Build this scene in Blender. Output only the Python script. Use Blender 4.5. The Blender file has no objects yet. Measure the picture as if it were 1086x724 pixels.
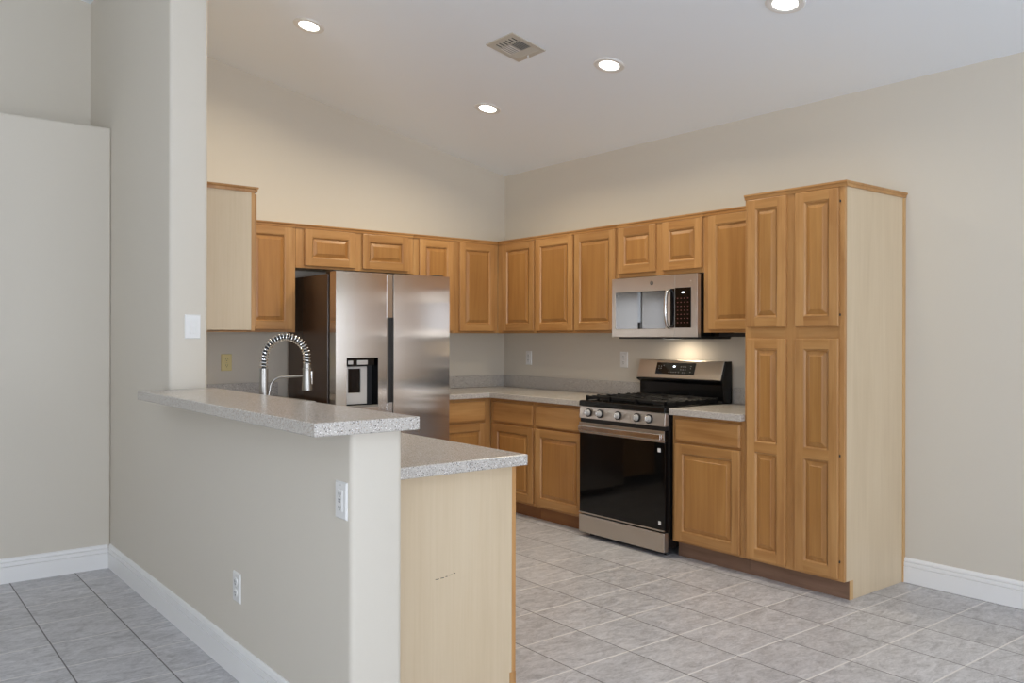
import bpy, bmesh, math, random
from mathutils import Vector, Matrix
R = math.radians
random.seed(7)
sc = bpy.context.scene
col = sc.collection

# ---------------------------------------------------------------- camera
cam_d = bpy.data.cameras.new('camera')
cam = bpy.data.objects.new('camera', cam_d)
col.objects.link(cam)
cam_d.sensor_width = 36.0
cam_d.lens = 899.36 / 1086 * 36.0
cam_d.shift_y = -(362 - 357.55) / 1086
cam_d.clip_start = 0.05
YAW, ROLL = 0.6685, 0.0021
cam.matrix_world = (Matrix.Translation((-4.607, -5.9404, 1.3417)) @ Matrix.Rotation(-YAW, 4, 'Z')
                    @ Matrix.Rotation(R(90), 4, 'X') @ Matrix.Rotation(ROLL, 4, 'Z'))
sc.camera = cam

# ---------------------------------------------------------------- view, world, daylight
sc.view_settings.view_transform = 'Standard'
sc.view_settings.look = 'None'
sc.view_settings.gamma = 1.0
sc.view_settings.use_curve_mapping = False
sc.view_settings.exposure = -0.11
sc.cycles.diffuse_bounces = 12
sc.cycles.max_bounces = 16
w = bpy.data.worlds.new('sky')
sc.world = w
w.use_nodes = True
bg = w.node_tree.nodes['Background']
bg.inputs[0].default_value = (0.78, 0.88, 1.0, 1)
bg.inputs[1].default_value = 1.5

REAR, XFAR = -9.2, -9.0          # wall behind the camera, far side wall
WIN = [(-2.8, -0.4, 0.60, 2.10), (-6.1, -3.3, 0.60, 2.10)]      # x0, x1, z0, z1 of the windows behind the camera
SIDE_WIN = (-8.6, -5.0, 0.60, 2.15)                             # y0, y1, z0, z1 of the window in the far side wall
DAY, GROUND = (0.83, 0.90, 1.04), (0.92, 0.96, 1.02)
SKY_L, FILL_L = (4.6, 11.0, 3.6), (1.0, 2.0, 25.0)
def daylight(name, w_, h_, loc, rot, radiance, colr):
    ld = bpy.data.lights.new(name, 'AREA'); ld.shape = 'RECTANGLE'; ld.size = w_; ld.size_y = h_
    ld.energy = radiance * math.pi * ld.size * ld.size_y; ld.color = colr
    lo = bpy.data.objects.new(name, ld); col.objects.link(lo); lo.location = loc; lo.rotation_euler = rot
# sky light through each window, plus added unseen lamps outside brightening the ceiling
for (x0, x1, z0, z1), L, G in zip(WIN, SKY_L[:2], FILL_L[:2]):
    daylight('window_daylight', x1 - x0 - .1, z1 - z0 - .1, ((x0 + x1) / 2, REAR - .10, (z0 + z1) / 2), (R(90), 0, 0), L, DAY)
    daylight('upward_fill', x1 - x0 - .1, 1.0, ((x0 + x1) / 2, REAR - .75, z0 - .15), (R(140), 0, 0), G, GROUND)
y0, y1, z0, z1 = SIDE_WIN
daylight('window_daylight', y1 - y0 - .1, z1 - z0 - .1, (XFAR - .10, (y0 + y1) / 2, (z0 + z1) / 2), (R(90), 0, -R(90)), SKY_L[2], DAY)
daylight('upward_fill', y1 - y0 - .1, 1.0, (XFAR - .75, (y0 + y1) / 2, z0 - .15), (R(140), 0, -R(90)), FILL_L[2], GROUND)
TASK_W = 1.1
LAMP_W, LAMP_LENS, LAMP_COL = 12.2, 9.0, (1.0, 0.87, 0.65)

# ---------------------------------------------------------------- mesh helpers
class MB:
    """collects geometry and links it as one mesh object"""
    def __init__(self): self.bm = bmesh.new()
    def face(self, pts, mi=0):
        f = self.bm.faces.new([self.bm.verts.new(p) for p in pts]); f.material_index = mi; return f
    def box(self, x0, x1, y0, y1, z0, z1, mi=0, M=None):
        v = [Vector((x, y, z)) for x in (x0, x1) for y in (y0, y1) for z in (z0, z1)]
        if M is not None: v = [M @ p for p in v]
        v = [self.bm.verts.new(p) for p in v]
        for q in ((0, 1, 3, 2), (4, 6, 7, 5), (0, 4, 5, 1), (2, 3, 7, 6), (0, 2, 6, 4), (1, 5, 7, 3)):
            f = self.bm.faces.new([v[i] for i in q]); f.material_index = mi
        return self
    def prism(self, poly, axis, a, b, mi=0):
        """poly: 2-D points; axis the extrusion axis; the other two axes in xyz order"""
        def P(p, t):
            if axis == 0: return (t, p[0], p[1])
            if axis == 1: return (p[0], t, p[1])
            return (p[0], p[1], t)
        A = [self.bm.verts.new(P(p, a)) for p in poly]; B = [self.bm.verts.new(P(p, b)) for p in poly]
        n = len(poly)
        for i in range(n):
            f = self.bm.faces.new((A[i], A[(i + 1) % n], B[(i + 1) % n], B[i])); f.material_index = mi
        f = self.bm.faces.new(A); f.material_index = mi
        f = self.bm.faces.new(B[::-1]); f.material_index = mi
        return self
    def lathe(self, prof, seg=32, mi=0, M=None, closed=False):
        """prof: (r, z) pairs round z"""
        rings = []
        for r, z in prof:
            if r < 1e-6: rings.append([self.bm.verts.new((0, 0, z))])
            else: rings.append([self.bm.verts.new((r * math.cos(2 * math.pi * k / seg), r * math.sin(2 * math.pi * k / seg), z)) for k in range(seg)])
        if M is not None:
            for rr in rings:
                for v in rr: v.co = M @ v.co
        pairs = list(zip(rings, rings[1:]))
        if closed: pairs.append((rings[-1], rings[0]))
        for a, b in pairs:
            for k in range(seg):
                k2 = (k + 1) % seg
                if len(a) == 1 and len(b) == 1: continue
                if len(a) == 1: q = (a[0], b[k], b[k2])
                elif len(b) == 1: q = (a[k], b[0], a[k2])
                else: q = (a[k], b[k], b[k2], a[k2])
                f = self.bm.faces.new(q); f.material_index = mi
        return self
    def tube(self, pts, r, seg=12, mi=0, cap=True):
        pts = [Vector(p) for p in pts]; n = len(pts)
        rs = r if isinstance(r, (list, tuple)) else [r] * n
        t0 = (pts[1] - pts[0]).normalized()
        up = Vector((0, 0, 1)) if abs(t0.z) < .9 else Vector((1, 0, 0))
        nrm = t0.cross(up).normalized(); rings = []
        for i in range(n):
            t = (pts[min(i + 1, n - 1)] - pts[max(i - 1, 0)]).normalized()
            nrm = (nrm - t * nrm.dot(t)).normalized(); b = t.cross(nrm)
            rings.append([self.bm.verts.new(pts[i] + (nrm * math.cos(2 * math.pi * k / seg) + b * math.sin(2 * math.pi * k / seg)) * rs[i]) for k in range(seg)])
        for a, b in zip(rings, rings[1:]):
            for k in range(seg):
                f = self.bm.faces.new((a[k], a[(k + 1) % seg], b[(k + 1) % seg], b[k])); f.material_index = mi
        if cap:
            self.bm.faces.new(rings[0][::-1]).material_index = mi; self.bm.faces.new(rings[-1]).material_index = mi
        return self
    def plate(self, xs, zs, holes, y0, y1, curve=None, mi_v=0, mi_h=0):
        """slab in x-z with rectangular holes; front at y0 (nearer the viewer), back at y1.
        Columns no hole touches get material mi_v (stiles), the others mi_h (rails)."""
        eps = 1e-6
        X = sorted(set([round(x, 5) for x in xs] + [round(a, 5) for h in holes for a in h[:2]]))
        Z = sorted(set([round(z, 5) for z in zs] + [round(a, 5) for h in holes for a in h[2:]]))
        nx, nz = len(X) - 1, len(Z) - 1
        def hole(i, j):
            if i < 0 or j < 0 or i >= nx or j >= nz: return True
            cx, cz = (X[i] + X[i + 1]) / 2, (Z[j] + Z[j + 1]) / 2
            return any(h[0] < cx < h[1] and h[2] < cz < h[3] for h in holes)
        F, B = {}, {}
        def vf(i, j):
            if (i, j) not in F: F[i, j] = self.bm.verts.new((X[i], y0 + (curve(X[i]) if curve else 0), Z[j]))
            return F[i, j]
        def vb(i, j):
            if (i, j) not in B: B[i, j] = self.bm.verts.new((X[i], y1, Z[j]))
            return B[i, j]
        for i in range(nx):
            stile = not any(h[0] < (X[i] + X[i + 1]) / 2 < h[1] for h in holes)
            mi = mi_v if stile else mi_h
            for j in range(nz):
                if hole(i, j): continue
                fs = [(vf(i, j), vf(i + 1, j), vf(i + 1, j + 1), vf(i, j + 1)), (vb(i, j), vb(i, j + 1), vb(i + 1, j + 1), vb(i + 1, j))]
                if hole(i - 1, j): fs.append((vf(i, j), vf(i, j + 1), vb(i, j + 1), vb(i, j)))
                if hole(i + 1, j): fs.append((vf(i + 1, j), vb(i + 1, j), vb(i + 1, j + 1), vf(i + 1, j + 1)))
                if hole(i, j - 1): fs.append((vf(i, j), vb(i, j), vb(i + 1, j), vf(i + 1, j)))
                if hole(i, j + 1): fs.append((vf(i, j + 1), vf(i + 1, j + 1), vb(i + 1, j + 1), vb(i, j + 1)))
                for q in fs: self.bm.faces.new(q).material_index = mi
        return self
    def rings(self, loops, mi=0, cap=True):
        """consecutive rectangles (x0,x1,z0,z1,y) joined by quads, the last one filled"""
        rr = [[self.bm.verts.new(p) for p in ((a, y, c), (b, y, c), (b, y, d), (a, y, d))] for a, b, c, d, y in loops]
        for p, q in zip(rr, rr[1:]):
            for k in range(4):
                self.bm.faces.new((p[k], p[(k + 1) % 4], q[(k + 1) % 4], q[k])).material_index = mi
        if cap: self.bm.faces.new(rr[-1]).material_index = mi
        return self
    def build(self, name, mats, parent=None, loc=None, rot=None, bevel=0, seg=2, smooth=False, recalc=True):
        bm = self.bm
        if recalc: bmesh.ops.recalc_face_normals(bm, faces=bm.faces)
        if smooth:
            for f in bm.faces: f.smooth = True
            for e in bm.edges:
                if len(e.link_faces) == 2 and e.calc_face_angle(0) > R(32): e.smooth = False
        me = bpy.data.meshes.new(name); bm.to_mesh(me); bm.free()
        for m in (mats if isinstance(mats, (list, tuple)) else [mats]): me.materials.append(m)
        o = bpy.data.objects.new(name, me); col.objects.link(o)
        if parent is not None: o.parent = parent
        if loc is not None: o.location = loc
        if rot is not None: o.rotation_euler = rot
        if bevel:
            m = o.modifiers.new('edge', 'BEVEL'); m.width = bevel; m.segments = seg; m.limit_method = 'ANGLE'; m.angle_limit = R(40); m.harden_normals = False
        return o

def tag(o, label, cat=None, group=None, kind=None):
    o['label'] = label
    if cat: o['category'] = cat
    if group: o['group'] = group
    if kind: o['kind'] = kind
    return o
def thing(name, label, cat, loc=(0, 0, 0), rz=0, group=None):
    o = bpy.data.objects.new(name, None); col.objects.link(o); o.empty_display_size = .1
    o.location = loc; o.rotation_euler = (0, 0, rz)
    return tag(o, label, cat, group)
def dup(root, loc, label):
    r = root.copy(); col.objects.link(r); r.location = loc; r['label'] = label
    for ch in list(root.children):
        c = ch.copy(); col.objects.link(c); c.parent = r
        for g in list(ch.children):
            d = g.copy(); col.objects.link(d); d.parent = c
    return r
def struct(name, mb, mats, label, cat, **k):
    return tag(mb.build(name, mats, **k), label, cat, kind='structure')

# ---------------------------------------------------------------- materials
def lin(r, g, b):
    f = lambda c: (c / 255 / 12.92) if c / 255 <= .04045 else ((c / 255 + .055) / 1.055) ** 2.4
    return (f(r), f(g), f(b), 1)
class Mat:
    def __init__(self, name):
        self.m = bpy.data.materials.new(name); self.m.use_nodes = True
        self.t = self.m.node_tree; self.b = self.t.nodes['Principled BSDF']
    def n(self, kind, **props):
        o = self.t.nodes.new(kind)
        for k, v in props.items(): setattr(o, k, v)
        return o
    def l(self, a, b): self.t.links.new(a, b)
    def set(self, **k):
        for a, v in k.items(): self.b.inputs[a.replace('_', ' ')].default_value = v
        return self
    def math(self, op, a, b=None, c=None):
        o = self.n('ShaderNodeMath', operation=op)
        for i, x in enumerate((a, b, c)):
            if x is None: continue
            if isinstance(x, (int, float)): o.inputs[i].default_value = x
            else: self.l(x, o.inputs[i])
        return o.outputs[0]
    def ramp(self, fac, stops):
        o = self.n('ShaderNodeValToRGB'); e = o.color_ramp.elements
        while len(e) < len(stops): e.new(.5)
        for k, (p, c) in enumerate(stops): e[k].position = p; e[k].color = c
        self.l(fac, o.inputs[0]); return o.outputs[0]
    def mix(self, fac, a, b, mode='MIX'):
        o = self.n('ShaderNodeMix', data_type='RGBA', blend_type=mode)
        for i, x in ((0, fac), (6, a), (7, b)):
            if isinstance(x, (int, float)): o.inputs[i].default_value = x
            elif isinstance(x, tuple): o.inputs[i].default_value = x
            else: self.l(x, o.inputs[i])
        return o.outputs[2]
    def noise(self, vec, scale, detail=4, rough=.5, dist=0):
        o = self.n('ShaderNodeTexNoise'); o.inputs['Scale'].default_value = scale; o.inputs['Detail'].default_value = detail
        o.inputs['Roughness'].default_value = rough; o.inputs['Distortion'].default_value = dist
        if vec is not None: self.l(vec, o.inputs['Vector'])
        return o.outputs['Fac']
    def obj(self, scale=(1, 1, 1), vary=False):
        tc = self.n('ShaderNodeTexCoord'); out = tc.outputs['Object']
        if vary:
            oi = self.n('ShaderNodeObjectInfo'); k = self.math('MULTIPLY', oi.outputs['Random'], 37.0)
            va = self.n('ShaderNodeVectorMath', operation='ADD'); self.l(out, va.inputs[0]); self.l(k, va.inputs[1]); out = va.outputs[0]
        mp = self.n('ShaderNodeMapping'); mp.inputs['Scale'].default_value = scale; self.l(out, mp.inputs[0]); return mp.outputs[0]
    def bump(self, h, strength, dist=.002):
        o = self.n('ShaderNodeBump'); o.inputs['Strength'].default_value = strength; o.inputs['Distance'].default_value = dist
        self.l(h, o.inputs['Height']); self.l(o.outputs[0], self.b.inputs['Normal'])

def flat(name, c, rough=.5, metal=0, spec=.5, **k):
    M = Mat(name); M.set(Base_Color=c, Roughness=rough, Metallic=metal); M.b.inputs['Specular IOR Level'].default_value = spec
    for a, v in k.items(): M.b.inputs[a.replace('_', ' ')].default_value = v
    return M.m
def paint(name, c, rough=.6):
    M = Mat(name); M.set(Base_Color=c, Roughness=rough); M.b.inputs['Specular IOR Level'].default_value = .35
    v = M.obj(); M.bump(M.noise(v, 160, 2, .5), .10, .002)
    return M.m
def wood(name, c_dark, c_mid, c_light, horiz=False, rough=.34, contrast=1.0, fine=.5):
    M = Mat(name)
    s = (1.2, 14, 14) if horiz else (14, 14, 1.2)
    v = M.obj(s, vary=True)
    a = M.noise(v, 1.4, 4, .55, .6)
    s2 = (3, 110, 110) if horiz else (110, 110, 3)
    b = M.noise(M.obj(s2, vary=True), 1.0, 2, .6)
    s3 = (1.2, 3.5, 3.5) if horiz else (3.5, 3.5, 1.2)
    d = M.noise(M.obj(s3, vary=True), 1.2, 2, .5)
    f = M.math('ADD', M.math('MULTIPLY', a, .55 * contrast), M.math('MULTIPLY', d, .45 * contrast))
    f = M.math('ADD', f, .5 - .5 * contrast)
    c = M.ramp(f, [(.33, c_dark), (.5, c_mid), (.68, c_light)])
    dk = M.ramp(b, [(.35, (.86, .84, .80, 1)), (.6, (1, 1, 1, 1))])
    c = M.mix(fine, c, dk, 'MULTIPLY')
    oi = M.n('ShaderNodeObjectInfo')
    hs = M.n('ShaderNodeHueSaturation'); M.l(c, hs.inputs['Color'])
    M.l(M.math('MULTIPLY_ADD', oi.outputs['Random'], .16, .92), hs.inputs['Value'])
    M.l(hs.outputs[0], M.b.inputs['Base Color'])
    M.set(Roughness=rough); M.b.inputs['Specular IOR Level'].default_value = .42
    M.bump(b, .04, .001)
    return M.m
def coated(name):
    M = Mat(name); M.set(Base_Color=(.004, .004, .004, 1), Roughness=.03); M.b.inputs['IOR'].default_value = 2.0; M.b.inputs['Specular IOR Level'].default_value = .9
    return M.m
def speckle(name):
    M = Mat(name); tc = M.obj()
    def vor(scale, seed):
        o = M.n('ShaderNodeTexVoronoi'); o.inputs['Scale'].default_value = scale
        mp = M.n('ShaderNodeMapping'); mp.inputs['Location'].default_value = (seed, seed * 2, seed * 3); M.l(tc, mp.inputs[0]); M.l(mp.outputs[0], o.inputs['Vector'])
        return o
    base = M.ramp(M.noise(tc, 260, 2, .6), [(.35, lin(166, 160, 152)), (.62, lin(196, 190, 182))])
    def specks(c, scale, seed, thr, size, colr):
        v = vor(scale, seed)
        sep = M.n('ShaderNodeSeparateColor'); M.l(v.outputs['Color'], sep.inputs[0])
        k = M.math('MULTIPLY', M.math('LESS_THAN', sep.outputs[0], thr), M.math('LESS_THAN', v.outputs['Distance'], size))
        return M.mix(k, c, colr)
    c = specks(base, 280, 1.3, .20, .42, lin(112, 106, 100))
    c = specks(c, 200, 4.1, .10, .40, lin(74, 70, 68))
    c = specks(c, 240, 7.7, .20, .42, lin(228, 225, 220))
    c = specks(c, 220, 9.2, .10, .40, lin(164, 148, 132))
    M.l(c, M.b.inputs['Base Color']); M.set(Roughness=.24)
    return M.m
def steel(name, c=(.62, .59, .55, 1), rough=.26, rot=0, aniso=.6):
    M = Mat(name); M.set(Base_Color=c, Metallic=1.0, Roughness=rough)
    M.b.inputs['Anisotropic'].default_value = aniso; M.b.inputs['Anisotropic Rotation'].default_value = rot
    tg = M.n('ShaderNodeTangent', direction_type='RADIAL', axis='Z'); M.l(tg.outputs[0], M.b.inputs['Tangent'])
    M.set(Roughness=rough)
    return M.m
def tile_floor():
    M = Mat('ceramic_tile'); tc = M.n('ShaderNodeTexCoord'); sp = M.n('ShaderNodeSeparateXYZ'); M.l(tc.outputs['Object'], sp.inputs[0])
    S = .3215
    ax = M.math('DIVIDE', M.math('ADD', sp.outputs[0], 1.640), S); ay = M.math('DIVIDE', M.math('ADD', sp.outputs[1], 3.725), S)
    def dist(a): # metres to nearest grid line
        fr = M.math('FRACT', M.math('ADD', a, .5)); return M.math('MULTIPLY', M.math('ABSOLUTE', M.math('SUBTRACT', fr, .5)), S)
    wob = M.math('MULTIPLY', M.math('SUBTRACT', M.noise(tc.outputs['Object'], 60, 2), .5), .0016)
    dx, dy = M.math('ADD', dist(ax), wob), M.math('ADD', dist(ay), wob)
    gx = M.math('LESS_THAN', dx, .0028); gy = M.math('LESS_THAN', dy, .0042)
    cid = M.n('ShaderNodeCombineXYZ'); M.l(M.math('FLOOR', ax), cid.inputs[0]); M.l(M.math('FLOOR', ay), cid.inputs[1])
    wn = M.n('ShaderNodeTexWhiteNoise', noise_dimensions='3D'); M.l(cid.outputs[0], wn.inputs['Vector'])
    off = M.n('ShaderNodeVectorMath', operation='MULTIPLY_ADD'); M.l(wn.outputs['Color'], off.inputs[0]); off.inputs[1].default_value = (9, 9, 9); M.l(tc.outputs['Object'], off.inputs[2])
    st = M.n('ShaderNodeMapping'); st.inputs['Scale'].default_value = (1, 2.0, 1); st.inputs['Rotation'].default_value = (0, 0, .35); M.l(off.outputs[0], st.inputs[0])
    n1 = M.noise(st.outputs[0], 9, 6, .68, 1.2); n2 = M.noise(st.outputs[0], 46, 5, .7, .8)
    f = M.math('ADD', M.math('MULTIPLY', n1, .58), M.math('MULTIPLY', n2, .42))
    c = M.ramp(f, [(.36, lin(148, 147, 149)), (.50, lin(184, 183, 185)), (.64, lin(208, 207, 209))])
    hs = M.n('ShaderNodeHueSaturation'); M.l(c, hs.inputs['Color']); M.l(M.math('MULTIPLY_ADD', wn.outputs['Value'], .10, .95), hs.inputs['Value'])
    c = M.mix(gy, hs.outputs[0], lin(217, 214, 211)); c = M.mix(gx, c, lin(116, 113, 112))  # grout painted by direction: paler where lines catch window light, darker across
    M.l(c, M.b.inputs['Base Color'])
    g = M.math('MAXIMUM', gx, gy)
    M.l(M.math('MULTIPLY_ADD', g, .4, .36), M.b.inputs['Roughness'])
    h = M.math('MINIMUM', M.math('MINIMUM', dx, dy), .006)
    h = M.math('ADD', M.math('MULTIPLY', h, 160), M.math('MULTIPLY', n2, .25))
    M.bump(h, .35, .003)
    return M.m
def emit(name, c, s):
    M = Mat(name); M.set(Base_Color=(.8, .8, .8, 1)); M.b.inputs['Emission Color'].default_value = c; M.b.inputs['Emission Strength'].default_value = s; return M.m

WALL = paint('greige_wall_paint', lin(205, 198, 185))
CEIL = paint('white_ceiling_paint', lin(233, 238, 243), .8)
TRIM = flat('white_trim_paint', lin(232, 231, 229), .35)
FLOOR = tile_floor()
WV = wood('maple_vertical_grain', lin(159, 113, 66), lin(178, 132, 81), lin(193, 149, 96))
WH = wood('maple_horizontal_grain', lin(154, 107, 60), lin(172, 126, 75), lin(187, 143, 90), horiz=True)
WP = wood('maple_panel_grain', lin(151, 104, 56), lin(165, 118, 65), lin(177, 131, 75), contrast=.8)
LAM = wood('pale_maple_laminate', lin(194, 173, 142), lin(204, 184, 154), lin(211, 193, 165), rough=.4, contrast=.5, fine=.22)
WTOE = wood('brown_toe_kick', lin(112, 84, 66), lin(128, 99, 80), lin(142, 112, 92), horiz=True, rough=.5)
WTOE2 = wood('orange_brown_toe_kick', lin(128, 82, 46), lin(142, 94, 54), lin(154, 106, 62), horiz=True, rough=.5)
WSTRIP = wood('light_maple_strip', lin(184, 146, 98), lin(198, 160, 110), lin(208, 170, 120), contrast=.6)
STONE = speckle('speckled_solid_surface')
STEEL = steel('brushed_stainless', c=(.65, .60, .54, 1), rough=.17, aniso=1.0)
STEELH = steel('brushed_stainless_horizontal', c=(.57, .52, .46, 1), rough=.32, aniso=.75)
CHROME = flat('brushed_nickel', (.36, .345, .32, 1), .34, 1)
SATIN = flat('satin_silver', (.58, .57, .55, 1), .42, .35)
SHINY = flat('polished_steel', (.68, .67, .65, 1), .22, 1)
BLACK = flat('black_enamel', (.006, .006, .006, 1), .16, spec=.35)
GLASS = flat('black_glass', (.004, .004, .004, 1), .05, spec=.35)
IRON = flat('cast_iron', (.010, .010, .010, 1), .5, spec=.3)
MWGLASS = coated('coated_door_glass')
DARK = flat('black_plastic', (.012, .012, .012, 1), .45)
FSIDE = flat('dark_fridge_side', (.070, .042, .026, 1), .25)  # black side with the cabinets' brown reflection mixed into its colour
WHITE = flat('white_plastic', lin(222, 221, 218), .3)
IVORY = flat('ivory_plastic', lin(214, 198, 138), .35)
SLOT = flat('dark_slot', (.03, .03, .03, 1), .6)
GREYP = flat('grey_plastic', (.30, .30, .30, 1), .4)
LENS = emit('lamp_lens', (1.0, .95, .86, 1), LAMP_LENS)
DIGIT = emit('clock_digits', (.8, .9, 1, 1), 3.0)
MARK = flat('printed_grey_marks', (.16, .16, .16, 1), .5)

# ---------------------------------------------------------------- the room
HC, SL = 2.7652, 0.1998
RIDGE = -5.6
def ceil_z(x): return HC - SL * x if x > RIDGE else HC - SL * RIDGE + (x - RIDGE) * SL
XW0, XW1 = -3.378, -3.194            # the wall between kitchen and dining side
YE, YF = -3.588, -1.736              # end of the half wall, end of the full wall
YL, YU, LZ = -0.615, -0.081, 2.555   # ledge wall, alcove wall above it, ledge height
struct('floor', MB().box(XFAR, .12, REAR - .2, .12, -.10, 0), FLOOR, 'grey mottled ceramic tile floor with pale grout lines', 'floor')
mb = MB(); T = .12
mb.prism([(.12, ceil_z(.12)), (RIDGE, ceil_z(RIDGE)), (XFAR, ceil_z(XFAR)), (XFAR, ceil_z(XFAR) + T), (RIDGE, ceil_z(RIDGE) + T), (.12, ceil_z(.12) + T)], 1, REAR - .2, .12)
struct('ceiling', mb, CEIL, 'white sloping vaulted ceiling above the kitchen', 'ceiling')
struct('wall_right', MB().box(0, .12, REAR, 0.12, 0, ceil_z(.0)), WALL, 'beige wall behind the range and the tall pantry', 'wall')
def wall_prism(x0, x1, y0, y1, z0=0):
    pts = [(x0, z0), (x1, z0), (x1, ceil_z(x1))]
    if x0 < RIDGE < x1: pts.append((RIDGE, ceil_z(RIDGE)))
    pts.append((x0, ceil_z(x0)))
    return MB().prism(pts, 1, y0, y1)
struct('wall_back', wall_prism(XW1, 0, 0, .12), WALL, 'beige kitchen wall behind the refrigerator', 'wall')
def bullnose(x0, x1, y0, y1, r=.02, n=5):
    """plan outline with round corners on the y0 end"""
    p = [(x0, y1)]
    for k in range(n + 1):
        a = math.pi + (math.pi / 2) * k / n; p.append((x0 + r + r * math.cos(a), y0 + r + r * math.sin(a)))
    for k in range(n + 1):
        a = 1.5 * math.pi + (math.pi / 2) * k / n; p.append((x1 - r + r * math.cos(a), y0 + r + r * math.sin(a)))
    return p + [(x1, y1)]
BT, BTH = 1.0884, .0417
mb = MB().prism(bullnose(XW0, XW1, YF, .12), 2, BT - BTH, 3.5)
for v in mb.bm.verts:
    if v.co.z > 3: v.co.z = ceil_z(v.co.x)
struct('wall_left', mb, WALL, 'full-height pale wall ending at the bar with a rounded corner', 'wall', smooth=True)
struct('wall_half', MB().prism(bullnose(XW0, XW1, YE, .12), 2, 0, BT - BTH), WALL, 'grey half wall carrying the speckled bar top', 'half wall', smooth=True)
struct('wall_dining', MB().box(XFAR, XW0, YL, YU, 0, LZ), WALL, 'pale wall left of the kitchen with a flat ledge on top', 'wall', bevel=.012, seg=3)
struct('wall_alcove', wall_prism(XFAR, XW0, YU, .12), WALL, 'pale upper wall set back above the ledge', 'wall')
mb = MB(); y0, y1, z0, z1 = SIDE_WIN; zc = ceil_z(XFAR) + .05
mb.box(XFAR - .12, XFAR, REAR, y0, 0, zc).box(XFAR - .12, XFAR, y1, .12, 0, zc).box(XFAR - .12, XFAR, y0, y1, 0, z0).box(XFAR - .12, XFAR, y0, y1, z1, zc)
struct('wall_side', mb, WALL, 'far side wall of the dining area', 'wall')
# the wall behind the camera, cut round its two windows
mb = MB(); y0, y1 = REAR - .15, REAR
zc = ceil_z(RIDGE) + .02
xs = [XFAR, WIN[1][0], WIN[1][1], WIN[0][0], WIN[0][1], 0.12]
for a, b in ((xs[0], xs[1]), (xs[2], xs[3]), (xs[4], xs[5])): mb.box(a, b, y0, y1, 0, zc)
for x0, x1, z0, z1 in WIN:
    mb.box(x0, x1, y0, y1, 0, z0); mb.box(x0, x1, y0, y1, z1, zc)
struct('wall_front', mb, WALL, 'wall behind the viewer with two large windows', 'wall')
for i, (x0, x1, z0, z1) in enumerate(WIN):
    mb = MB(); t = .05
    for a, b, c, d in ((x0, x1, z0, z0 + t), (x0, x1, z1 - t, z1), (x0, x0 + t, z0, z1), (x1 - t, x1, z0, z1), ((x0 + x1) / 2 - .035, (x0 + x1) / 2 + .035, z0, z1)):
        mb.box(a, b, REAR - .08, REAR - .03, c, d)
    struct('window_%d' % (i + 1), mb, TRIM, 'white framed window behind the viewer', 'window')
mb = MB(); t = .05; y0, y1, z0, z1 = SIDE_WIN
for a, b, c, d in ((y0, y1, z0, z0 + t), (y0, y1, z1 - t, z1), (y0, y0 + t, z0, z1), (y1 - t, y1, z0, z1), ((y0 + y1) / 2 - .035, (y0 + y1) / 2 + .035, z0, z1)):
    mb.box(XFAR - .08, XFAR - .03, a, b, c, d)
struct('window_3', mb, TRIM, 'white framed window in the far side wall', 'window')
# baseboards: profile (offset from wall, height)
BBP = [(0, 0), (.016, 0), (.016, .0875), (.009, .0895), (.015, .0925), (.014, .1105), (.007, .1125), (.012, .1155), (.009, .128), (.004, .1345), (0, .1345)]
struct('baseboard_right', MB().prism([(-a, z) for a, z in BBP], 1, -3.6105, REAR), TRIM, 'white stepped baseboard beside the tall pantry', 'baseboard')
struct('baseboard_half', MB().prism([(XW0 - a, z) for a, z in BBP], 1, YL, YE + .02), TRIM, 'white stepped baseboard along the foot of the half wall', 'baseboard')
struct('baseboard_left', MB().prism([(YL - a, z) for a, z in BBP], 0, XW0 - .0165, XFAR), TRIM, 'white stepped baseboard under the ledge wall', 'baseboard')

# ---------------------------------------------------------------- cabinets
DT = .019
def door(parent, x0, x1, z0, z1, depth, panels=None, fw=.057, name='door'):
    """raised-panel door; panels are (z0, z1) openings measured from the door's foot"""
    wd, h = x1 - x0, z1 - z0
    if panels is None: panels = [(fw, h - fw)]
    holes = [(fw, wd - fw, a, b) for a, b in panels]
    mb = MB().plate([0, wd], [0, h], holes, -DT, 0, mi_v=0, mi_h=1)
    for a, b, c, d in holes:      # moulded inner edge
        mb.rings([(a, b, c, d, -DT - .0006), (a + .003, b - .003, c + .003, d - .003, -DT + .0005), (a + .009, b - .009, c + .009, d - .009, -DT + .0095)], 0, cap=False)
    o = mb.build(name, [WV, WH], parent, loc=(x0, -depth, z0), bevel=.0035, recalc=True)
    for a, b, c, d in holes:
        p = MB(); g = .005
        L = [(a + g, b - g, c + g, d - g, -DT + .010), (a + .011, b - .011, c + .011, d - .011, -DT + .0095), (a + .032, b - .032, c + .032, d - .032, -DT + .0025), (a + .034, b - .034, c + .034, d - .034, -DT + .0004)]
        p.rings(L, 0)
        for f in p.bm.faces: pass
        p.build('raised_panel', WP, o, recalc=False)
    return o
def drawer(parent, x0, x1, z0, z1, depth):
    wd, h = x1 - x0, z1 - z0
    mb = MB().rings([(0, wd, 0, h, 0), (0, wd, 0, h, -DT + .007), (.005, wd - .005, .005, h - .005, -DT + .003), (.012, wd - .012, .012, h - .012, -DT)], 0)
    return mb.build('drawer_front', WH, parent, loc=(x0, -depth, z0), recalc=False)
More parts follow.
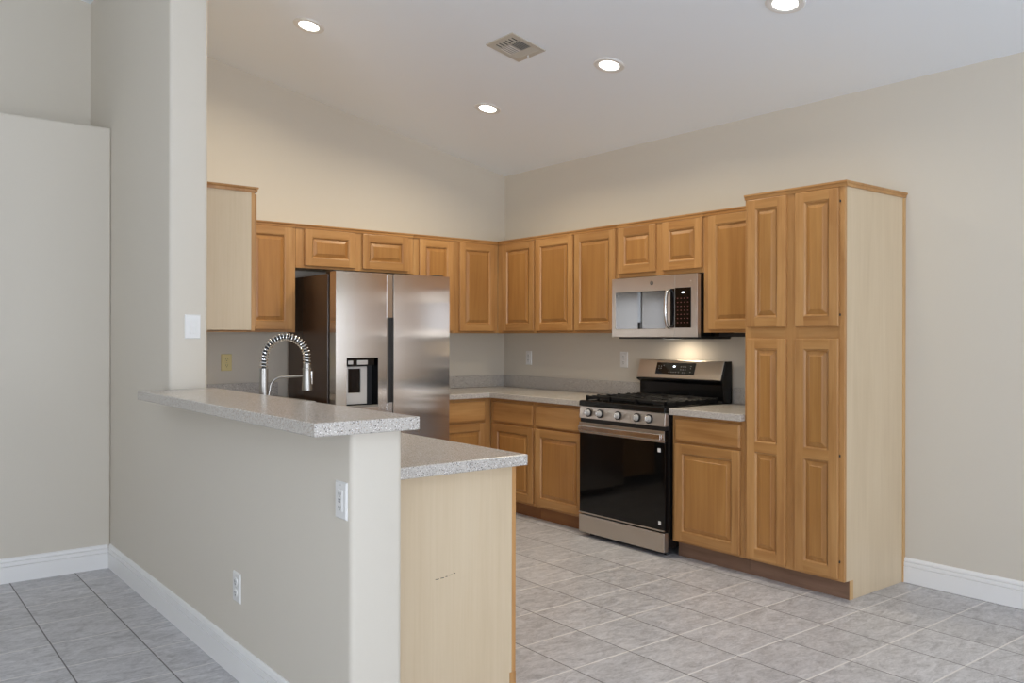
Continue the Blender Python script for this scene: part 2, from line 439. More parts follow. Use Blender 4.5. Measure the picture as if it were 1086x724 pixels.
def crown(parent, wd, depth, ztop, el=False, er=False, ys=0):
    """thin moulding along the front and the exposed ends"""
    P = [(0, ztop - .028), (.008, ztop - .028), (.010, ztop - .014), (.016, ztop - .008), (.016, ztop), (0, ztop)]
    xa, xb = (-.016 if el else 0), (wd + .016 if er else wd)
    mb = MB().prism([(-depth - a, z) for a, z in P], 0, xa, xb)
    if el: mb.prism([(-a, z) for a, z in P], 1, -depth, ys)
    if er: mb.prism([(wd + a, z) for a, z in P], 1, -depth, ys)
    return mb.build('crown_molding', WH, parent)
def face_frame(parent, wd, depth, z0, z1, openings, xa=0):
    MB().plate([xa, wd], [z0, z1], openings, -depth, -depth + DT, mi_v=0, mi_h=1).build('face_frame', [WV, WH], parent, bevel=.001, seg=1)
def wall_cab(label, loc, rz, wd, z0, doors, ztop=2.138, depth=.3136, name='wall_cabinet', el=False, er=False, xa=0, xcrown=None, group=None):
    t = thing(name, label, 'cabinet', loc, rz, group)
    MB().box(0, wd, -depth + DT, 0, z0 + .004, ztop - .006).build('carcass', LAM, t)
    i = .012
    face_frame(t, wd, depth, z0, ztop - .006, [(a + i, b - i, c + i, d - i) for a, b, c, d in doors], xa)
    for a, b, c, d in doors: door(t, a, b, c, d, depth)
    crown(t, wd, depth, ztop, el, er)
    return t
TOE = .0993
def base_cab(label, loc, rz, wd, drawers, doors, depth=.611, name='base_cabinet', end=None, x_toe=(0, None), xa=0, toe_mat=None):
    t = thing(name, label, 'cabinet', loc, rz)
    zt = .871
    mb = MB()
    P = [(-depth + DT, TOE), (-.551, TOE), (-.551, 0), (0, 0), (0, zt), (-depth + DT, zt)]
    mb.prism(P, 0, 0, wd)
    mb.build('carcass', LAM, t)
    i = .012
    face_frame(t, wd, depth, TOE, zt, [(a + i, b - i, c + i, d - i) for a, b, c, d in list(drawers) + list(doors)], xa)
    for a, b, c, d in drawers: drawer(t, a, b, c, d, depth)
    for a, b, c, d in doors: door(t, a, b, c, d, depth)
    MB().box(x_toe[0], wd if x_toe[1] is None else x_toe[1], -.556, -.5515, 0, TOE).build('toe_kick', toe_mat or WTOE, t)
    return t

UB, UD = 1.374, .3136
DZ0, DZ1 = 1.392, 2.106
Q = -R(90)
# fridge wall (fronts face -y); local x = world x - x0
def fx(x0, *d): return [(a - x0, b - x0, c, e) for a, b, c, e in d]
x0 = XW1 + .004
wall_cab('single-door maple wall cabinet between tall end cabinet and refrigerator', (x0, 0, 0), 0, -2.107 - x0, UB, fx(x0, (-2.47, -2.135, DZ0, DZ1)))
x0 = -2.105
wall_cab('short two-door maple wall cabinet directly above the refrigerator', (x0, 0, 0), 0, -1.141 - x0, 1.829, fx(x0, (-2.042, -1.642, 1.846, DZ1), (-1.584, -1.190, 1.846, DZ1)))
x0 = -1.139
wall_cab('two-door maple wall cabinet in the corner right of the refrigerator', (x0, 0, 0), 0, -.3156 - x0, UB, fx(x0, (-1.090, -.775, DZ0, DZ1), (-.712, -.352, DZ0, DZ1)))
# range wall (fronts face -x); local x = y0 - y
def ry(y0, *d): return [(y0 - a, y0 - b, c, e) for a, b, c, e in d]
y0 = -.002
wall_cab('single-door maple wall cabinet on the range wall tucked into the corner', (0, y0, 0), Q, y0 + .8065, UB, ry(y0, (-.392, -.796, DZ0, DZ1)), xa=.314)
y0 = -.8085
wall_cab('two-door maple wall cabinet on the range wall left of the microwave', (0, y0, 0), Q, y0 + 1.7035, UB, ry(y0, (-.819, -1.252, DZ0, DZ1), (-1.270, -1.692, DZ0, DZ1)))
y0 = -1.7055
wall_cab('short two-door maple wall cabinet directly above the microwave', (0, y0, 0), Q, y0 + 2.4680, 1.757, ry(y0, (-1.726, -2.072, 1.786, DZ1), (-2.134, -2.462, 1.786, DZ1)))
y0 = -2.4700
wall_cab('single-door maple wall cabinet between microwave and tall pantry', (0, y0, 0), Q, y0 + 3.0015, UB, ry(y0, (-2.516, -2.988, DZ0, DZ1)))
# tall end cabinet on the full wall, front facing +x; local x = y - y0
y0 = -1.538
wall_cab('maple wall cabinet with pale end panel hung beside the full-height wall', (XW1, y0, 0), R(90), 1.538 - .332, UB,
         [(.02, .38, DZ0, DZ1), (.40, .76, DZ0, DZ1), (.78, 1.14, DZ0, DZ1)], el=True)

# base cabinets
x0 = -1.124
base_cab('maple base cabinet with drawer between refrigerator and inside corner', (x0, 0, 0), 0, -.6125 - x0, fx(x0, (-1.090, -.672, .690, .845)), fx(x0, (-1.090, -.672, .116, .674)))
y0 = -.002
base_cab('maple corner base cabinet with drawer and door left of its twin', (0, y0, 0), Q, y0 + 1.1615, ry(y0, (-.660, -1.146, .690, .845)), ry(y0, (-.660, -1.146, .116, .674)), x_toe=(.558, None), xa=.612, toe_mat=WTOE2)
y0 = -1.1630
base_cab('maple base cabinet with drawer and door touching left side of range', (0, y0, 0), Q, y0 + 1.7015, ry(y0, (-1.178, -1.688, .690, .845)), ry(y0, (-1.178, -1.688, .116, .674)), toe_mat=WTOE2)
y0 = -2.4745
base_cab('maple base cabinet with drawer between range and tall pantry', (0, y0, 0), Q, y0 + 3.0015, ry(y0, (-2.502, -2.978, .716, .850)), ry(y0, (-2.502, -2.978, .112, .700)))
# peninsula run, front facing +x, pale end panel towards the viewer
y0 = -3.4695
PX = -2.6353
t = base_cab('long maple base cabinet with pale end panel behind half wall', (XW1 + .002, y0, 0), R(90), 2.75, [(.03 + k * .68, .03 + k * .68 + .63, .690, .845) for k in range(4)],
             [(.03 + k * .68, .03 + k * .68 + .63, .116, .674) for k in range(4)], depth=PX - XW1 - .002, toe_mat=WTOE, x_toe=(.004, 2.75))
MB().box(2.8585, 3.4675, -1.082, -.559, TOE, .871).build('corner_carcass', LAM, t)
MB().box(2.8385, 2.8580, -1.082, -.580, TOE, .871).build('corner_front', WV, t, bevel=.002)
# scuff on the end panel and edge strip at the kick
MB().box(-.0012, .004, -.5565, -.528, 0, TOE).build('edge_strip', WV, t)

mb = MB()
for a, b, z in ((.20, .215, .500), (.222, .236, .501), (.242, .250, .503), (.256, .27, .506), (.276, .284, .509)): mb.box(-.0010, .0005, -b, -a, z, z + .0022)
mb.build('scuff_mark', SLOT, t)

# tall pantry
y0 = -3.0025
PW, PD, PT = .6055, .611, 2.1421
t = thing('pantry_cabinet', 'tall maple pantry cabinet with four narrow doors and pale side panel', 'cabinet', (0, y0, 0), Q)
MB().prism([(-PD + DT, TOE), (-.551, TOE), (-.551, 0), (0, 0), (0, PT - .006), (-PD + DT, PT - .006)], 0, 0, PW).build('carcass', LAM, t)
pd_ = [(.024, .271, 1.401, 2.110), (.329, .578, 1.401, 2.110), (.024, .271, .112, 1.338), (.329, .578, .112, 1.338)]
face_frame(t, PW, PD, TOE, PT - .006, [(a + .012, b - .012, c + .012, d - .012) for a, b, c, d in pd_])
for k, (a, b, c, d) in enumerate(pd_):
    door(t, a, b, c, d, PD, panels=None if k < 2 else [(.057, .706 - .112), (.763 - .112, d - c - .057)], fw=.055)
crown(t, PW, PD, PT, False, True)
MB().box(0, PW - .004, -.556, -.5515, 0, TOE).build('toe_kick', WTOE, t)
MB().box(PW, PW + .006, -.024, -.001, 0, PT - .03).box(PW - .004, PW + .0012, -.5565, -.528, 0, TOE).build('edge_strip', WSTRIP, t)
for z in (1.46, 2.04, .20, .74):
    MB().box(.579, .584, -PD - .006, -PD, z - .006, z + .006).build('hinge', SLOT, t)

# ---------------------------------------------------------------- counters
CT, CTH = .911, .040
def slab(poly, z0=CT - CTH, z1=CT): return MB().prism(poly, 2, z0, z1)
yr0, yr1 = -1.7045, -2.4686
t = thing('countertop', 'speckled corner countertop running from refrigerator to left side of range', 'countertop', (0, 0, 0))
slab([(-1.126, -.002), (-.002, -.002), (-.002, yr0 + .001), (-.6522, yr0 + .001), (-.6522, -.6522), (-1.126, -.6522)]).build('slab', STONE, t, bevel=.004)
MB().box(-1.126, -.0225, -.0215, -.0015, CT, 1.011).build('backsplash', STONE, t, bevel=.002)
MB().box(-.0215, -.0015, yr0 + .001, -.0015, CT, 1.011).build('backsplash', STONE, t, bevel=.002)
t = thing('countertop', 'short speckled countertop piece between range and tall pantry', 'countertop', (0, 0, 0))
MB().box(-.6522, -.002, -3.0015, yr1 - .005, CT - CTH, CT).build('slab', STONE, t, bevel=.004)
MB().box(-.0215, -.0015, -3.0015, yr1 - .005, CT, 1.011).build('backsplash', STONE, t, bevel=.002)
t = thing('countertop', 'lower speckled peninsula countertop behind the half wall', 'countertop', (0, 0, 0))
slab([(XW1 + .001, -3.524), (-2.622, -3.524), (-2.622, -.6522), (-2.108, -.6522), (-2.108, -.002), (XW1 + .001, -.002)]).build('slab', STONE, t, bevel=.004)
tag(MB().box(XW1 + .0025, -2.108, -.0215, -.0015, CT + .0005, 1.011).build('backsplash_strip', STONE, bevel=.002), 'speckled backsplash strip below the ivory outlet left of refrigerator', 'backsplash')
o = MB().box(-3.522, -3.1587, -3.6344, YF - .001, BT - BTH, BT).build('bar_top', STONE, bevel=.004)
tag(o, 'raised speckled bar top lying on the grey half wall', 'bar top')

# ---------------------------------------------------------------- refrigerator
FX, FW, FH = -2.0377, .908, 1.7806
t = thing('refrigerator', 'stainless side-by-side refrigerator with ice and water dispenser', 'refrigerator', (FX, 0, 0))
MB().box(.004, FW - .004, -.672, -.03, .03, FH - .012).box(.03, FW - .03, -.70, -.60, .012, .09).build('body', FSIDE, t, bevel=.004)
MB().box(.012, FW - .012, -.712, -.672, .09, FH - .02).build('gasket', DARK, t)
for a in (.04, FW - .10):
    for b in (-.60, -.14): MB().box(a, a + .06, b, b + .06, 0, .03).build('foot', DARK, t)
def fr_curve(a, b): return lambda x: .006 * ((2 * (x - a) / (b - a) - 1) ** 2)
def lin_cuts(a, b, n): return [a + (b - a) * k / n for k in range(n + 1)]
DX0, DX1, DZa, DZb = .078, .318, .876, 1.202
FYF = -.8065
dl = MB().plate(lin_cuts(0, .386, 14), [.075, FH], [(DX0, DX1, DZa, DZb)], FYF, -.714, curve=fr_curve(0, .386)).build('door', STEEL, t, smooth=True)
dr = MB().plate(lin_cuts(.442, FW, 14), [.075, FH], [], FYF, -.714, curve=fr_curve(.442, FW)).build('door', STEEL, t, smooth=True)
# recessed handle channel between the doors
MB().box(.3865, .4415, -.760, -.714, .075, FH - .002).build('handle_channel', DARK, t)
MB().box(.389, .4395, -.792, -.7605, 1.474, FH - .004).build('handle_trim', SHINY, t, bevel=.003)
MB().box(.389, .4395, -.792, -.7605, .078, .888).build('handle_trim', SHINY, t, bevel=.003)
MB().box(.3868, .404, -.795, -.7605, .889, 1.473).build('pocket_handle', CHROME, t, bevel=.002)
MB().box(.01, .10, -.74, -.63, FH - .012, FH + .012).build('hinge_cover', DARK, t, bevel=.004)
MB().box(FW - .10, FW - .01, -.74, -.63, FH - .012, FH + .012).build('hinge_cover', DARK, t, bevel=.004)
# dispenser
mb = MB(); a, b, c, d, yb, yf = DX0 + .0005, DX1 - .0005, DZa + .0005, DZb - .0005, -.690, -.799
for q in (((a, yf, c), (a, yb, c), (a, yb, d), (a, yf, d)), ((b, yf, c), (b, yf, d), (b, yb, d), (b, yb, c)), ((a, yf, d), (a, yb, d), (b, yb, d), (b, yf, d)),
          ((a, yf, c), (b, yf, c), (b, yb, c), (a, yb, c)), ((a, yb, c), (b, yb, c), (b, yb, d), (a, yb, d))): mb.face(q)
dp = mb.build('dispenser', BLACK, t, recalc=False)
MB().plate([a + .006, a + .172], [c + .010, d - .060], [(a + .030, a + .125, c + .085, d - .075)], -.768, -.752).build('dispenser_plate', SATIN, dp, bevel=.002)
MB().box(a + .008, a + .170, yb + .001, -.7515, c + .012, d - .062).build('dispenser_core', BLACK, dp)
MB().box(a + .031, a + .124, -.758, -.752, c + .086, d - .076).build('paddle', GLASS, dp)
MB().box(a + .004, b - .02, -.790, yb - .002, d - .055, d - .003).build('control_strip', BLACK, dp, bevel=.003)
mb = MB()
mb.box(a + .085, a + .165, -.7925, -.789, d - .048, d - .018).box(a + .018, a + .055, -.7925, -.789, d - .045, d - .02)
mb.build('dispenser_buttons', SATIN, dp, bevel=.003)
MB().box(a - .004, b + .004, -.812, -.803, c - .010, c + .004).build('drip_lip', CHROME, dp, bevel=.003)
MB().box(.86, .868, -.8, -.7985, .985, 1.04).build('energy_label', GREYP, t)

# ---------------------------------------------------------------- gas range (local x right along the wall, front at -y)
t = thing('gas_range', 'stainless gas range with black oven glass and five knobs', 'range', (0, yr0, 0), Q)
RW = .764
MB().box(.004, RW - .004, -.640, -.03, .05, .898).build('body', BLACK, t, bevel=.003)
for x in (.05, RW - .05):
    for y in (-.60, -.10): MB().lathe([(0, 0), (.018, 0), (.018, .055), (0, .055)], 16, M=Matrix.Translation((x, y, 0))).build('foot', DARK, t)
MB().box(.02, RW - .02, -.655, -.62, .022, .06).build('kick_strip', DARK, t)
dw = MB().box(.002, RW - .002, -.681, -.641, .030, .1485).build('storage_drawer', STEELH, t, bevel=.004)
od = MB().box(.002, RW - .002, -.676, -.641, .158, .770).build('oven_door', GLASS, t, bevel=.004)
MB().box(.002, RW - .002, -.682, -.6765, .158, .166).build('door_trim', STEELH, od)
MB().box(.0025, RW - .0025, -.6815, -.6765, .700, .771).build('door_band', STEELH, od, bevel=.002)
mb = MB().box(.026, RW - .006, -.716, -.700, .716, .754)
mb.box(.026, .050, -.702, -.680, .716, .754).box(RW - .030, RW - .006, -.702, -.680, .718, .752)
mb.build('handle', SHINY, od, bevel=.005, seg=3)
tag(MB().box(.705, .729, -.6775, -.6765, .640, .664).build('sticker', WHITE, od), 'small white square sticker')
tag(MB().box(.712, .732, -.6775, -.6765, .195, .218).build('sticker', WHITE, od), 'small white square sticker')
MB().box(.003, RW - .003, -.668, -.641, .772, .800).build('vent_gap', DARK, t)
cp = MB().prism([(-.641, .798), (-.681, .798), (-.672, .880), (-.641, .880)], 0, .002, RW - .002).build('control_panel', STEELH, t, bevel=.003)
KX = (.0935, .2015, .3665, .5325, .6355)
MK = Matrix.Translation((0, -.6765, .837)) @ Matrix.Rotation(R(84), 4, 'X')
k0 = None
for x in KX:
    if k0 is None:
        k0 = MB().lathe([(0, .000), (.0205, .000), (.0205, .012), (.0165, .013), (.0155, .034), (.0135, .036), (0, .036)], 28).build('knob', SATIN, t, smooth=True)
        z0_ = MB().lathe([(.0200, -.002), (.0285, -.002), (.0285, .008), (.0200, .008)], 28, closed=True).build('knob_ring', DARK, k0)
        MB().box(-.004, .004, -.0135, .0135, .034, .041).build('knob_grip', SHINY, k0, bevel=.002)
        k = k0
    else:
        k = k0.copy(); col.objects.link(k)
        for ch in list(k0.children):
            d_ = ch.copy(); col.objects.link(d_); d_.parent = k
    k.matrix_local = Matrix.Translation((x, 0, 0)) @ MK
mb = MB().prism([(-.684, .882), (-.678, .914), (-.668, .918), (-.10, .918), (-.10, .897), (-.64, .897), (-.66, .882)], 0, .002, RW - .002)
mb.build('cooktop', BLACK, t, bevel=.003)
for x, y, r in ((.15, -.52, .045), (.15, -.25, .036), (.382, -.385, .05), (.614, -.52, .05), (.614, -.25, .036)):
    b_ = MB().lathe([(0, .918), (r + .014, .918), (r + .010, .924), (r, .926), (r, .931), (0, .931)], 28, M=Matrix.Translation((x, y, 0))).build('burner', IRON, t, smooth=True)
    MB().lathe([(0, .931), (r * .8, .931), (r * .8, .936), (r * .7, .938), (0, .938)], 28, M=Matrix.Translation((x, y, 0))).build('burner_cap', BLACK, b_, smooth=True)
for xa, xb in ((.030, .262), (.268, .496), (.502, .734)):
    mb = MB(); ya, yb = -.645, -.125; zt, zb, bw = .948, .932, .012
    for x in (xa, xb - bw): mb.box(x, x + bw, ya, yb, .921, zt - .004)
    for y in (ya, yb - bw, (ya + yb) / 2 - bw / 2): mb.box(xa, xb, y, y + bw, zb, zt)
    for f in (.25, .75):
        y = ya + (yb - ya) * f
        mb.box(xa, xa + .085, y - bw / 2, y + bw / 2, zb, zt); mb.box(xb - .085, xb, y - bw / 2, y + bw / 2, zb, zt)
    for f in (.12, .38, .62, .88):
        y = ya + (yb - ya) * f; mb.box(xa, xb, y - bw / 2, y + bw / 2, zb + .002, zt)
    xm = (xa + xb) / 2
    for y in (ya, (ya + yb) / 2): mb.box(xm - bw / 2, xm + bw / 2, y, y + .09, zb, zt)
    for y in ((ya + yb) / 2, yb): mb.box(xm - bw / 2, xm + bw / 2, y - .09, y, zb, zt)
    for x in (xa, xb - bw):
        for f in range(6):
            y = ya + (yb - ya - .02) * f / 5; mb.box(x, x + bw, y, y + .02, .918, zt + .003)
    mb.build('grate', IRON, t, bevel=.002)
# backguard: black riser with a ledge, slanted stainless fascia, black display
MB().prism([(-.03, .90), (-.10, .90), (-.085, .925), (-.085, 1.030), (-.120, 1.046), (-.122, 1.058), (-.03, 1.058)], 0, .004, RW - .004).build('riser', BLACK, t, bevel=.002)
fa = [(-.124, 1.060), (-.084, 1.186), (-.03, 1.186), (-.03, 1.060)]
bg_ = MB().prism(fa, 0, .004, RW - .016).build('backguard', STEELH, t, bevel=.004)
MB().prism([(-.122, 1.06), (-.082, 1.186), (-.02, 1.186), (-.02, .90), (-.10, .90)], 0, RW - .0155, RW - .003).build('end_cap', BLACK, t, bevel=.003)
tl = math.atan2(.040, .126)
MF = Matrix.Translation((0, -.124, 1.060)) @ Matrix.Rotation(-tl, 4, 'X')     # in the fascia's plane: z up the slope, y out of it
dpl = MB().box(.176, .520, -.0025, .002, .030, .112, M=MF).build('display', GLASS, bg_)
MB().box(.330, .348, -.0032, -.002, .080, .091, M=MF).build('clock_digits', DIGIT, dpl)
mb = MB()
for (x, z) in ((.20, .085), (.222, .085), (.244, .09), (.20, .07), (.222, .07), (.30, .045), (.32, .045), (.34, .045), (.36, .045), (.385, .045), (.40, .085), (.42, .085), (.44, .085), (.40, .065), (.42, .065), (.44, .065), (.42, .045), (.44, .045), (.485, .09), (.485, .075), (.485, .05)):
    mb.box(x - .004, x + .004, -.0032, -.002, z - .0025, z + .0025, M=MF)
mb.build('key_markings', MARK, dpl)

# ---------------------------------------------------------------- microwave
t = thing('microwave_oven', 'stainless over-the-range microwave with black window and keypad', 'microwave', (0, -1.7085, 0), Q)
MWW, Z0, Z1 = .757, 1.345, 1.752
MB().box(.001, MWW - .001, -.338, -.002, Z0 + .004, Z1).build('body', BLACK, t, bevel=.002)
MB().box(.03, MWW - .01, -.330, -.02, Z0 - .012, Z0 + .004).build('vent_plate', DARK, t, bevel=.003)
mb = MB(); mb.face(((.30, -.20, Z0 - .0125), (.30, -.12, Z0 - .0125), (.44, -.12, Z0 - .0125), (.44, -.20, Z0 - .0125)))
lm = mb.build('task_lens', LENS, t, recalc=False)
ld = bpy.data.lights.new('task_light', 'AREA'); ld.shape = 'RECTANGLE'; ld.size = .13; ld.size_y = .07; ld.energy = TASK_W; ld.color = (1.0, .82, .60)
lo = bpy.data.objects.new('task_light', ld); col.objects.link(lo); lo.parent = t; lo.location = (.37, -.16, Z0 - .016)
dm = MB().plate([0, .572], [Z0, Z1 - .003], [(.036, .492, 1.400, 1.652)], -.372, -.339).build('door', STEELH, t, bevel=.002)
MB().box(.0365, .4915, -.371, -.355, 1.4005, 1.6515).build('door_window', MWGLASS, dm)
hp = [(.528, -.372, 1.405), (.528, -.398, 1.418), (.528, -.410, 1.46), (.528, -.414, 1.53), (.528, -.410, 1.60), (.528, -.398, 1.642), (.528, -.372, 1.655)]
MB().tube(hp, .011, 12).build('handle', SHINY, dm, smooth=True)
MB().box(.535, .571, -.3745, -.3725, 1.405, 1.660).build('handle_backing', GLASS, dm)
pn = MB().box(.574, MWW, -.372, -.339, Z0, Z1 - .003).build('keypad_panel', STEELH, t, bevel=.002)
MB().box(.576, .706, -.3745, -.3715, 1.405, 1.664).build('keypad', GLASS, pn)
MB().box(.632, .652, -.3752, -.3744, 1.628, 1.637).build('clock_digits', DIGIT, pn)
mb = MB()
for r_ in range(7):
    for c_ in range(4):
        z = 1.595 - r_ * .026; x = .598 + c_ * .028
        mb.box(x - .005, x + .005, -.3752, -.3744, z - .003, z + .003)
mb.build('key_markings', flat('printed_red_marks', (.13, .04, .035, 1), .5), pn)
em = MB().lathe([(0, 0), (.0145, 0), (.0145, .002), (.012, .0028), (.0, .0028)], 28, M=Matrix.Translation((.372, -.372, 1.706)) @ Matrix.Rotation(R(90), 4, 'X')).build('round_emblem', flat('emblem_grey', (.16, .15, .14, 1), .35, .8), dm, smooth=True)
ring = [(.372 + .0085 * math.cos(a), -.3752, 1.706 + .0085 * math.sin(a)) for a in [2 * math.pi * k / 20 for k in range(21)]]
mb = MB().tube(ring, .0008, 6)
for s in (-1, 1):   # two looping script strokes
    mb.tube([(.372 + s * .0035 + .003 * math.cos(a), -.3755, 1.706 + .0045 * math.sin(a)) for a in [math.pi * .3 + 1.6 * math.pi * k / 12 for k in range(13)]], .0008, 6)
mb.build('emblem_script', SHINY, em)
MB().box(.700, .708, -.3728, -.3715, 1.700, 1.708).build('brand_mark', WHITE, pn)

o = MB().box(-.20, -.155, -2.90, -2.50, UB - .026, UB - .0005).build('under_cabinet_light', DARK, bevel=.004)
tag(o, 'thin black strip light under the cabinet right of the microwave', 'light strip')

# ---------------------------------------------------------------- faucet
FA = (-3.085, -2.172, CT)
t = thing('kitchen_faucet', 'brushed spring-neck kitchen faucet standing behind the bar top', 'faucet', FA, 0)
MB().lathe([(0, 0), (.030, 0), (.030, .006), (.022, .012), (.022, .125), (.026, .128), (.026, .158), (.020, .161), (0, .161)], 28).build('base', CHROME, t, smooth=True)
MB().lathe([(0, .161), (.0195, .161), (.0195, .285), (0, .285)], 24).build('riser', CHROME, t, smooth=True)
MB().tube([(-.02, 0, .150), (-.045, 0, .152), (-.055, 0, .170)], [.006, .006, .005], 10).build('lever_handle', CHROME, t, smooth=True)
RA = .106; ZA = .327
arch = [(0, 0, .285), (0, 0, .31)] + [(RA - RA * math.cos(a), 0, ZA + RA * math.sin(a) * .98) for a in [math.pi * k / 24 for k in range(25)]] + [(2 * RA, 0, .315), (2 * RA, 0, .30)]
hs = MB().tube(arch, .0095, 12).build('hose', DARK, t, smooth=True)
# coil spring wound round the hose
def path_pt(s):
    n = len(arch) - 1; f = s * n; i = min(int(f), n - 1); u = f - i
    return Vector(arch[i]).lerp(Vector(arch[i + 1]), u)
N, TURN = 800, 27
sp = []
ds = [0]
for i in range(len(arch) - 1): ds.append(ds[-1] + (Vector(arch[i + 1]) - Vector(arch[i])).length)
def at_len(L):
    for i in range(len(arch) - 1):
        if L <= ds[i + 1] or i == len(arch) - 2:
            u = (L - ds[i]) / (ds[i + 1] - ds[i]); return Vector(arch[i]).lerp(Vector(arch[i + 1]), min(max(u, 0), 1)), (Vector(arch[i + 1]) - Vector(arch[i])).normalized()
for k in range(N + 1):
    p, tg = at_len(ds[-1] * k / N); b = Vector((0, 1, 0)); n_ = tg.cross(b).normalized(); a = 2 * math.pi * TURN * k / N
    sp.append(p + (n_ * math.cos(a) + b * math.sin(a)) * .0155)
MB().tube(sp, .0036, 6).build('coil_spring', SHINY, t, smooth=True)
X2 = 2 * RA
MB().lathe([(0, .305), (.0175, .305), (.0175, .282), (.021, .280), (.021, .275), (.019, .273), (.024, .185), (.024, .177), (0, .177)], 24, M=Matrix.Translation((X2, 0, 0))).build('spray_head', CHROME, t, smooth=True)
MB().box(X2 + .018, X2 + .029, -.006, .006, .205, .268).build('spray_lever', SHINY, t, bevel=.003)
MB().tube([(.022, 0, .155), (.030, 0, .19)] + [(.030 + .055 - .055 * math.cos(a), 0, .192 + .05 * math.sin(a)) for a in [math.pi / 2 * k / 8 for k in range(1, 9)]] + [(X2 - .018, 0, .246)], .0055, 10).build('support_arm', CHROME, t, smooth=True)

# ---------------------------------------------------------------- outlets and switch (built facing -y at the origin)
def plate_thing(name, label, cat, loc, rz, mat, kind):
    t = thing(name, label, cat, loc, rz)
    MB().rings([(-.0385, .0385, -.059, .059, 0), (-.0385, .0385, -.059, .059, -.002), (-.034, .034, -.0545, .0545, -.0062)]).build('cover_plate', mat, t, recalc=False)
    if kind == 'outlet':
        for s in (-1, 1):
            z = s * .0215
            r_ = MB().lathe([(0, 0), (.0165, 0), (.0165, .0025), (.015, .0032), (0, .0032)], 24, M=Matrix.Translation((0, -.006, z)) @ Matrix.Rotation(R(90), 4, 'X')).build('receptacle', mat, t, smooth=True)
            MB().box(-.0075, -.0050, -.0098, -.0088, z - .002, z + .008).box(.0050, .0075, -.0098, -.0088, z - .001, z + .007).box(-.0025, .0025, -.0098, -.0088, z - .011, z - .006).build('slots', SLOT, r_)
        MB().lathe([(0, 0), (.003, 0), (0, .001)], 10, M=Matrix.Translation((0, -.006, 0)) @ Matrix.Rotation(R(90), 4, 'X')).build('screw', GREYP, t)
    elif kind == 'gfci':
        r_ = MB().box(-.0165, .0165, -.009, -.006, -.0335, .0335).build('receptacle', mat, t, bevel=.001)
        mb = MB()
        for s in (-1, 1): mb.box(-.0075, -.005, -.0096, -.0088, s * .021 - .004, s * .021 + .004).box(.005, .0075, -.0096, -.0088, s * .021 - .004, s * .021 + .004).box(-.002, .002, -.0096, -.0088, s * .021 - .010, s * .021 - .006)
        mb.build('slots', SLOT, r_)
        MB().box(-.007, .007, -.0105, -.0088, .001, .006).box(-.007, .007, -.0105, -.0088, -.006, -.001).build('reset_buttons', GREYP, r_)
        MB().lathe([(0, 0), (.003, 0), (0, .001)], 10, M=Matrix.Translation((0, -.006, .048)) @ Matrix.Rotation(R(90), 4, 'X')).build('screw', GREYP, t)
    else:
        MB().prism([(-.006, -.033), (-.0125, -.033), (-.0085, 0), (-.010, .033), (-.006, .033)], 0, -.0165, .0165).build('rocker', mat, t, bevel=.001)
    return t
plate_thing('light_switch', 'glossy white rocker switch on the wall end above the bar', 'light switch', (-3.268, YF, 1.390), 0, WHITE, 'switch')
plate_thing('wall_outlet', 'ivory outlet under the left wall cabinet near the faucet', 'outlet', (-2.481, 0, 1.160), 0, IVORY, 'outlet')
plate_thing('wall_outlet', 'white outlet on the range wall nearest the inside corner', 'outlet', (0, -.342, 1.167), Q, WHITE, 'outlet')
plate_thing('wall_outlet', 'white outlet on the range wall just left of range backguard', 'outlet', (0, -1.467, 1.176), Q, WHITE, 'outlet')
plate_thing('wall_outlet', 'white outlet high on the half wall just under the bar top', 'outlet', (XW0, -3.528, .831), Q, WHITE, 'gfci')
plate_thing('wall_outlet', 'white outlet low on the half wall near the baseboard', 'outlet', (XW0, -2.635, .352), Q, WHITE, 'outlet')

# ---------------------------------------------------------------- ceiling fittings
TILT = math.atan(SL)
LP = [(-1.012, -1.105, 'round recessed ceiling light nearest the inside corner of the kitchen'),
      (-1.016, -2.325, 'round recessed ceiling light in the middle, right of the air vent'),
      (-1.014, -3.528, 'round recessed ceiling light cut by the top edge of the photo'),
      (-2.376, -1.112, 'round recessed ceiling light near the full-height wall, left of the air vent')]
G = 'recessed lights in the sloping ceiling'
x, y, lb = LP[0]
lamp0 = thing('ceiling_light', lb, 'ceiling light', (x, y, ceil_z(x)), 0, G)
lamp0.rotation_euler = (0, TILT, 0)
MB().lathe([(.060, -.001), (.061, -.005), (.074, -.010), (.090, -.007), (.0955, -.0005)], 40).build('trim_ring', WHITE, lamp0, smooth=True)
MB().lathe([(0, -.0050), (.050, -.0048), (.0615, -.003)], 40).build('lens', LENS, lamp0, smooth=True)
ld = bpy.data.lights.new('downlight', 'AREA'); ld.shape = 'DISK'; ld.size = .12; ld.energy = LAMP_W; ld.color = LAMP_COL; ld.spread = R(158)
lo = bpy.data.objects.new('downlight', ld); col.objects.link(lo); lo.parent = lamp0; lo.location = (0, 0, -.012)
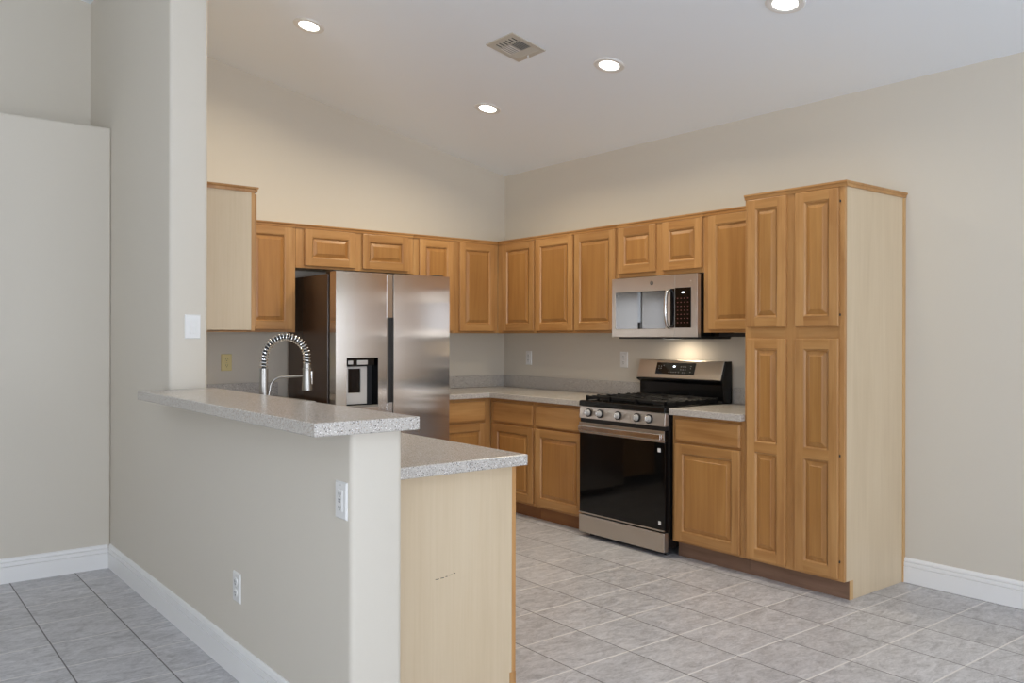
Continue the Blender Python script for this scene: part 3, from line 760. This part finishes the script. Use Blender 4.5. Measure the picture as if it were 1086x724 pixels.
for x, y, lb in LP[1:]:
    r = dup(lamp0, (x, y, ceil_z(x)), lb)
    if 'top edge' in lb:             # this lamp burns dimmer
        for ch in r.children:
            if ch.type == 'LIGHT': ch.data = ch.data.copy(); ch.data.energy = LAMP_W * .42

VENTC = flat('vent_off_white', lin(190, 184, 172), .5)
VENTW = flat('vent_lit_louver', lin(226, 224, 220), .5)  # same vent finish, painted whiter for the louvers that face the light
t = thing('air_vent', 'square off-white ceiling air vent between the recessed lights', 'air vent', (-1.479, -2.010, ceil_z(-1.479)), 0)
t.rotation_euler = (0, TILT, 0)
V, a = .128, .094
mb = MB()
for q in ((-V, V, -V, -a), (-V, V, a, V), (-V, -a, -a, a), (a, V, -a, a)): mb.box(q[0], q[1], q[2], q[3], -.008, -.0005)
mb.box(-.048, -.042, -a, a, -.008, -.002).box(.042, .048, -a, a, -.008, -.002).box(-.042, .042, -.003, .003, -.008, -.002)
mb.build('frame', VENTC, t, bevel=.002)
MB().box(-a, a, -a, a, -.0016, -.0004).build('backing', flat('vent_dark_duct', (.02, .02, .02, 1), .8), t)
mb = MB()
for k in range(7): mb.box(-a, -.048, -a + k * .0295 - .004, -a + k * .0295 + .0085, -.0075, -.003)
mb.build('louver', VENTC, t)
for qy, tilt, n_ in ((1, 12, 5), (-1, 58, 6)):
    mb = MB()
    for k in range(n_):
        y = qy * (.012 + k * .078 / (n_ - 1)); M = Matrix.Translation((0, y, -.006)) @ Matrix.Rotation(R(tilt), 4, 'X'); w_ = .0105 if qy > 0 else .0055
        mb.box(-.041, .041, -w_, w_, -.0005, .0005, M=M)
    mb.build('louver', VENTW if qy > 0 else VENTC, t)
mb = MB()
for k in range(4): M = Matrix.Translation((.053 + k * .0115, 0, -.006)) @ Matrix.Rotation(R(25), 4, 'Y'); mb.box(-.007, .007, -a, a, -.0005, .0005, M=M)
mb.build('louver', VENTC, t)
MB().tube([(.105, .008, -.008), (.105, .008, -.020)], .005, 8).build('damper_lever', WHITE, t)
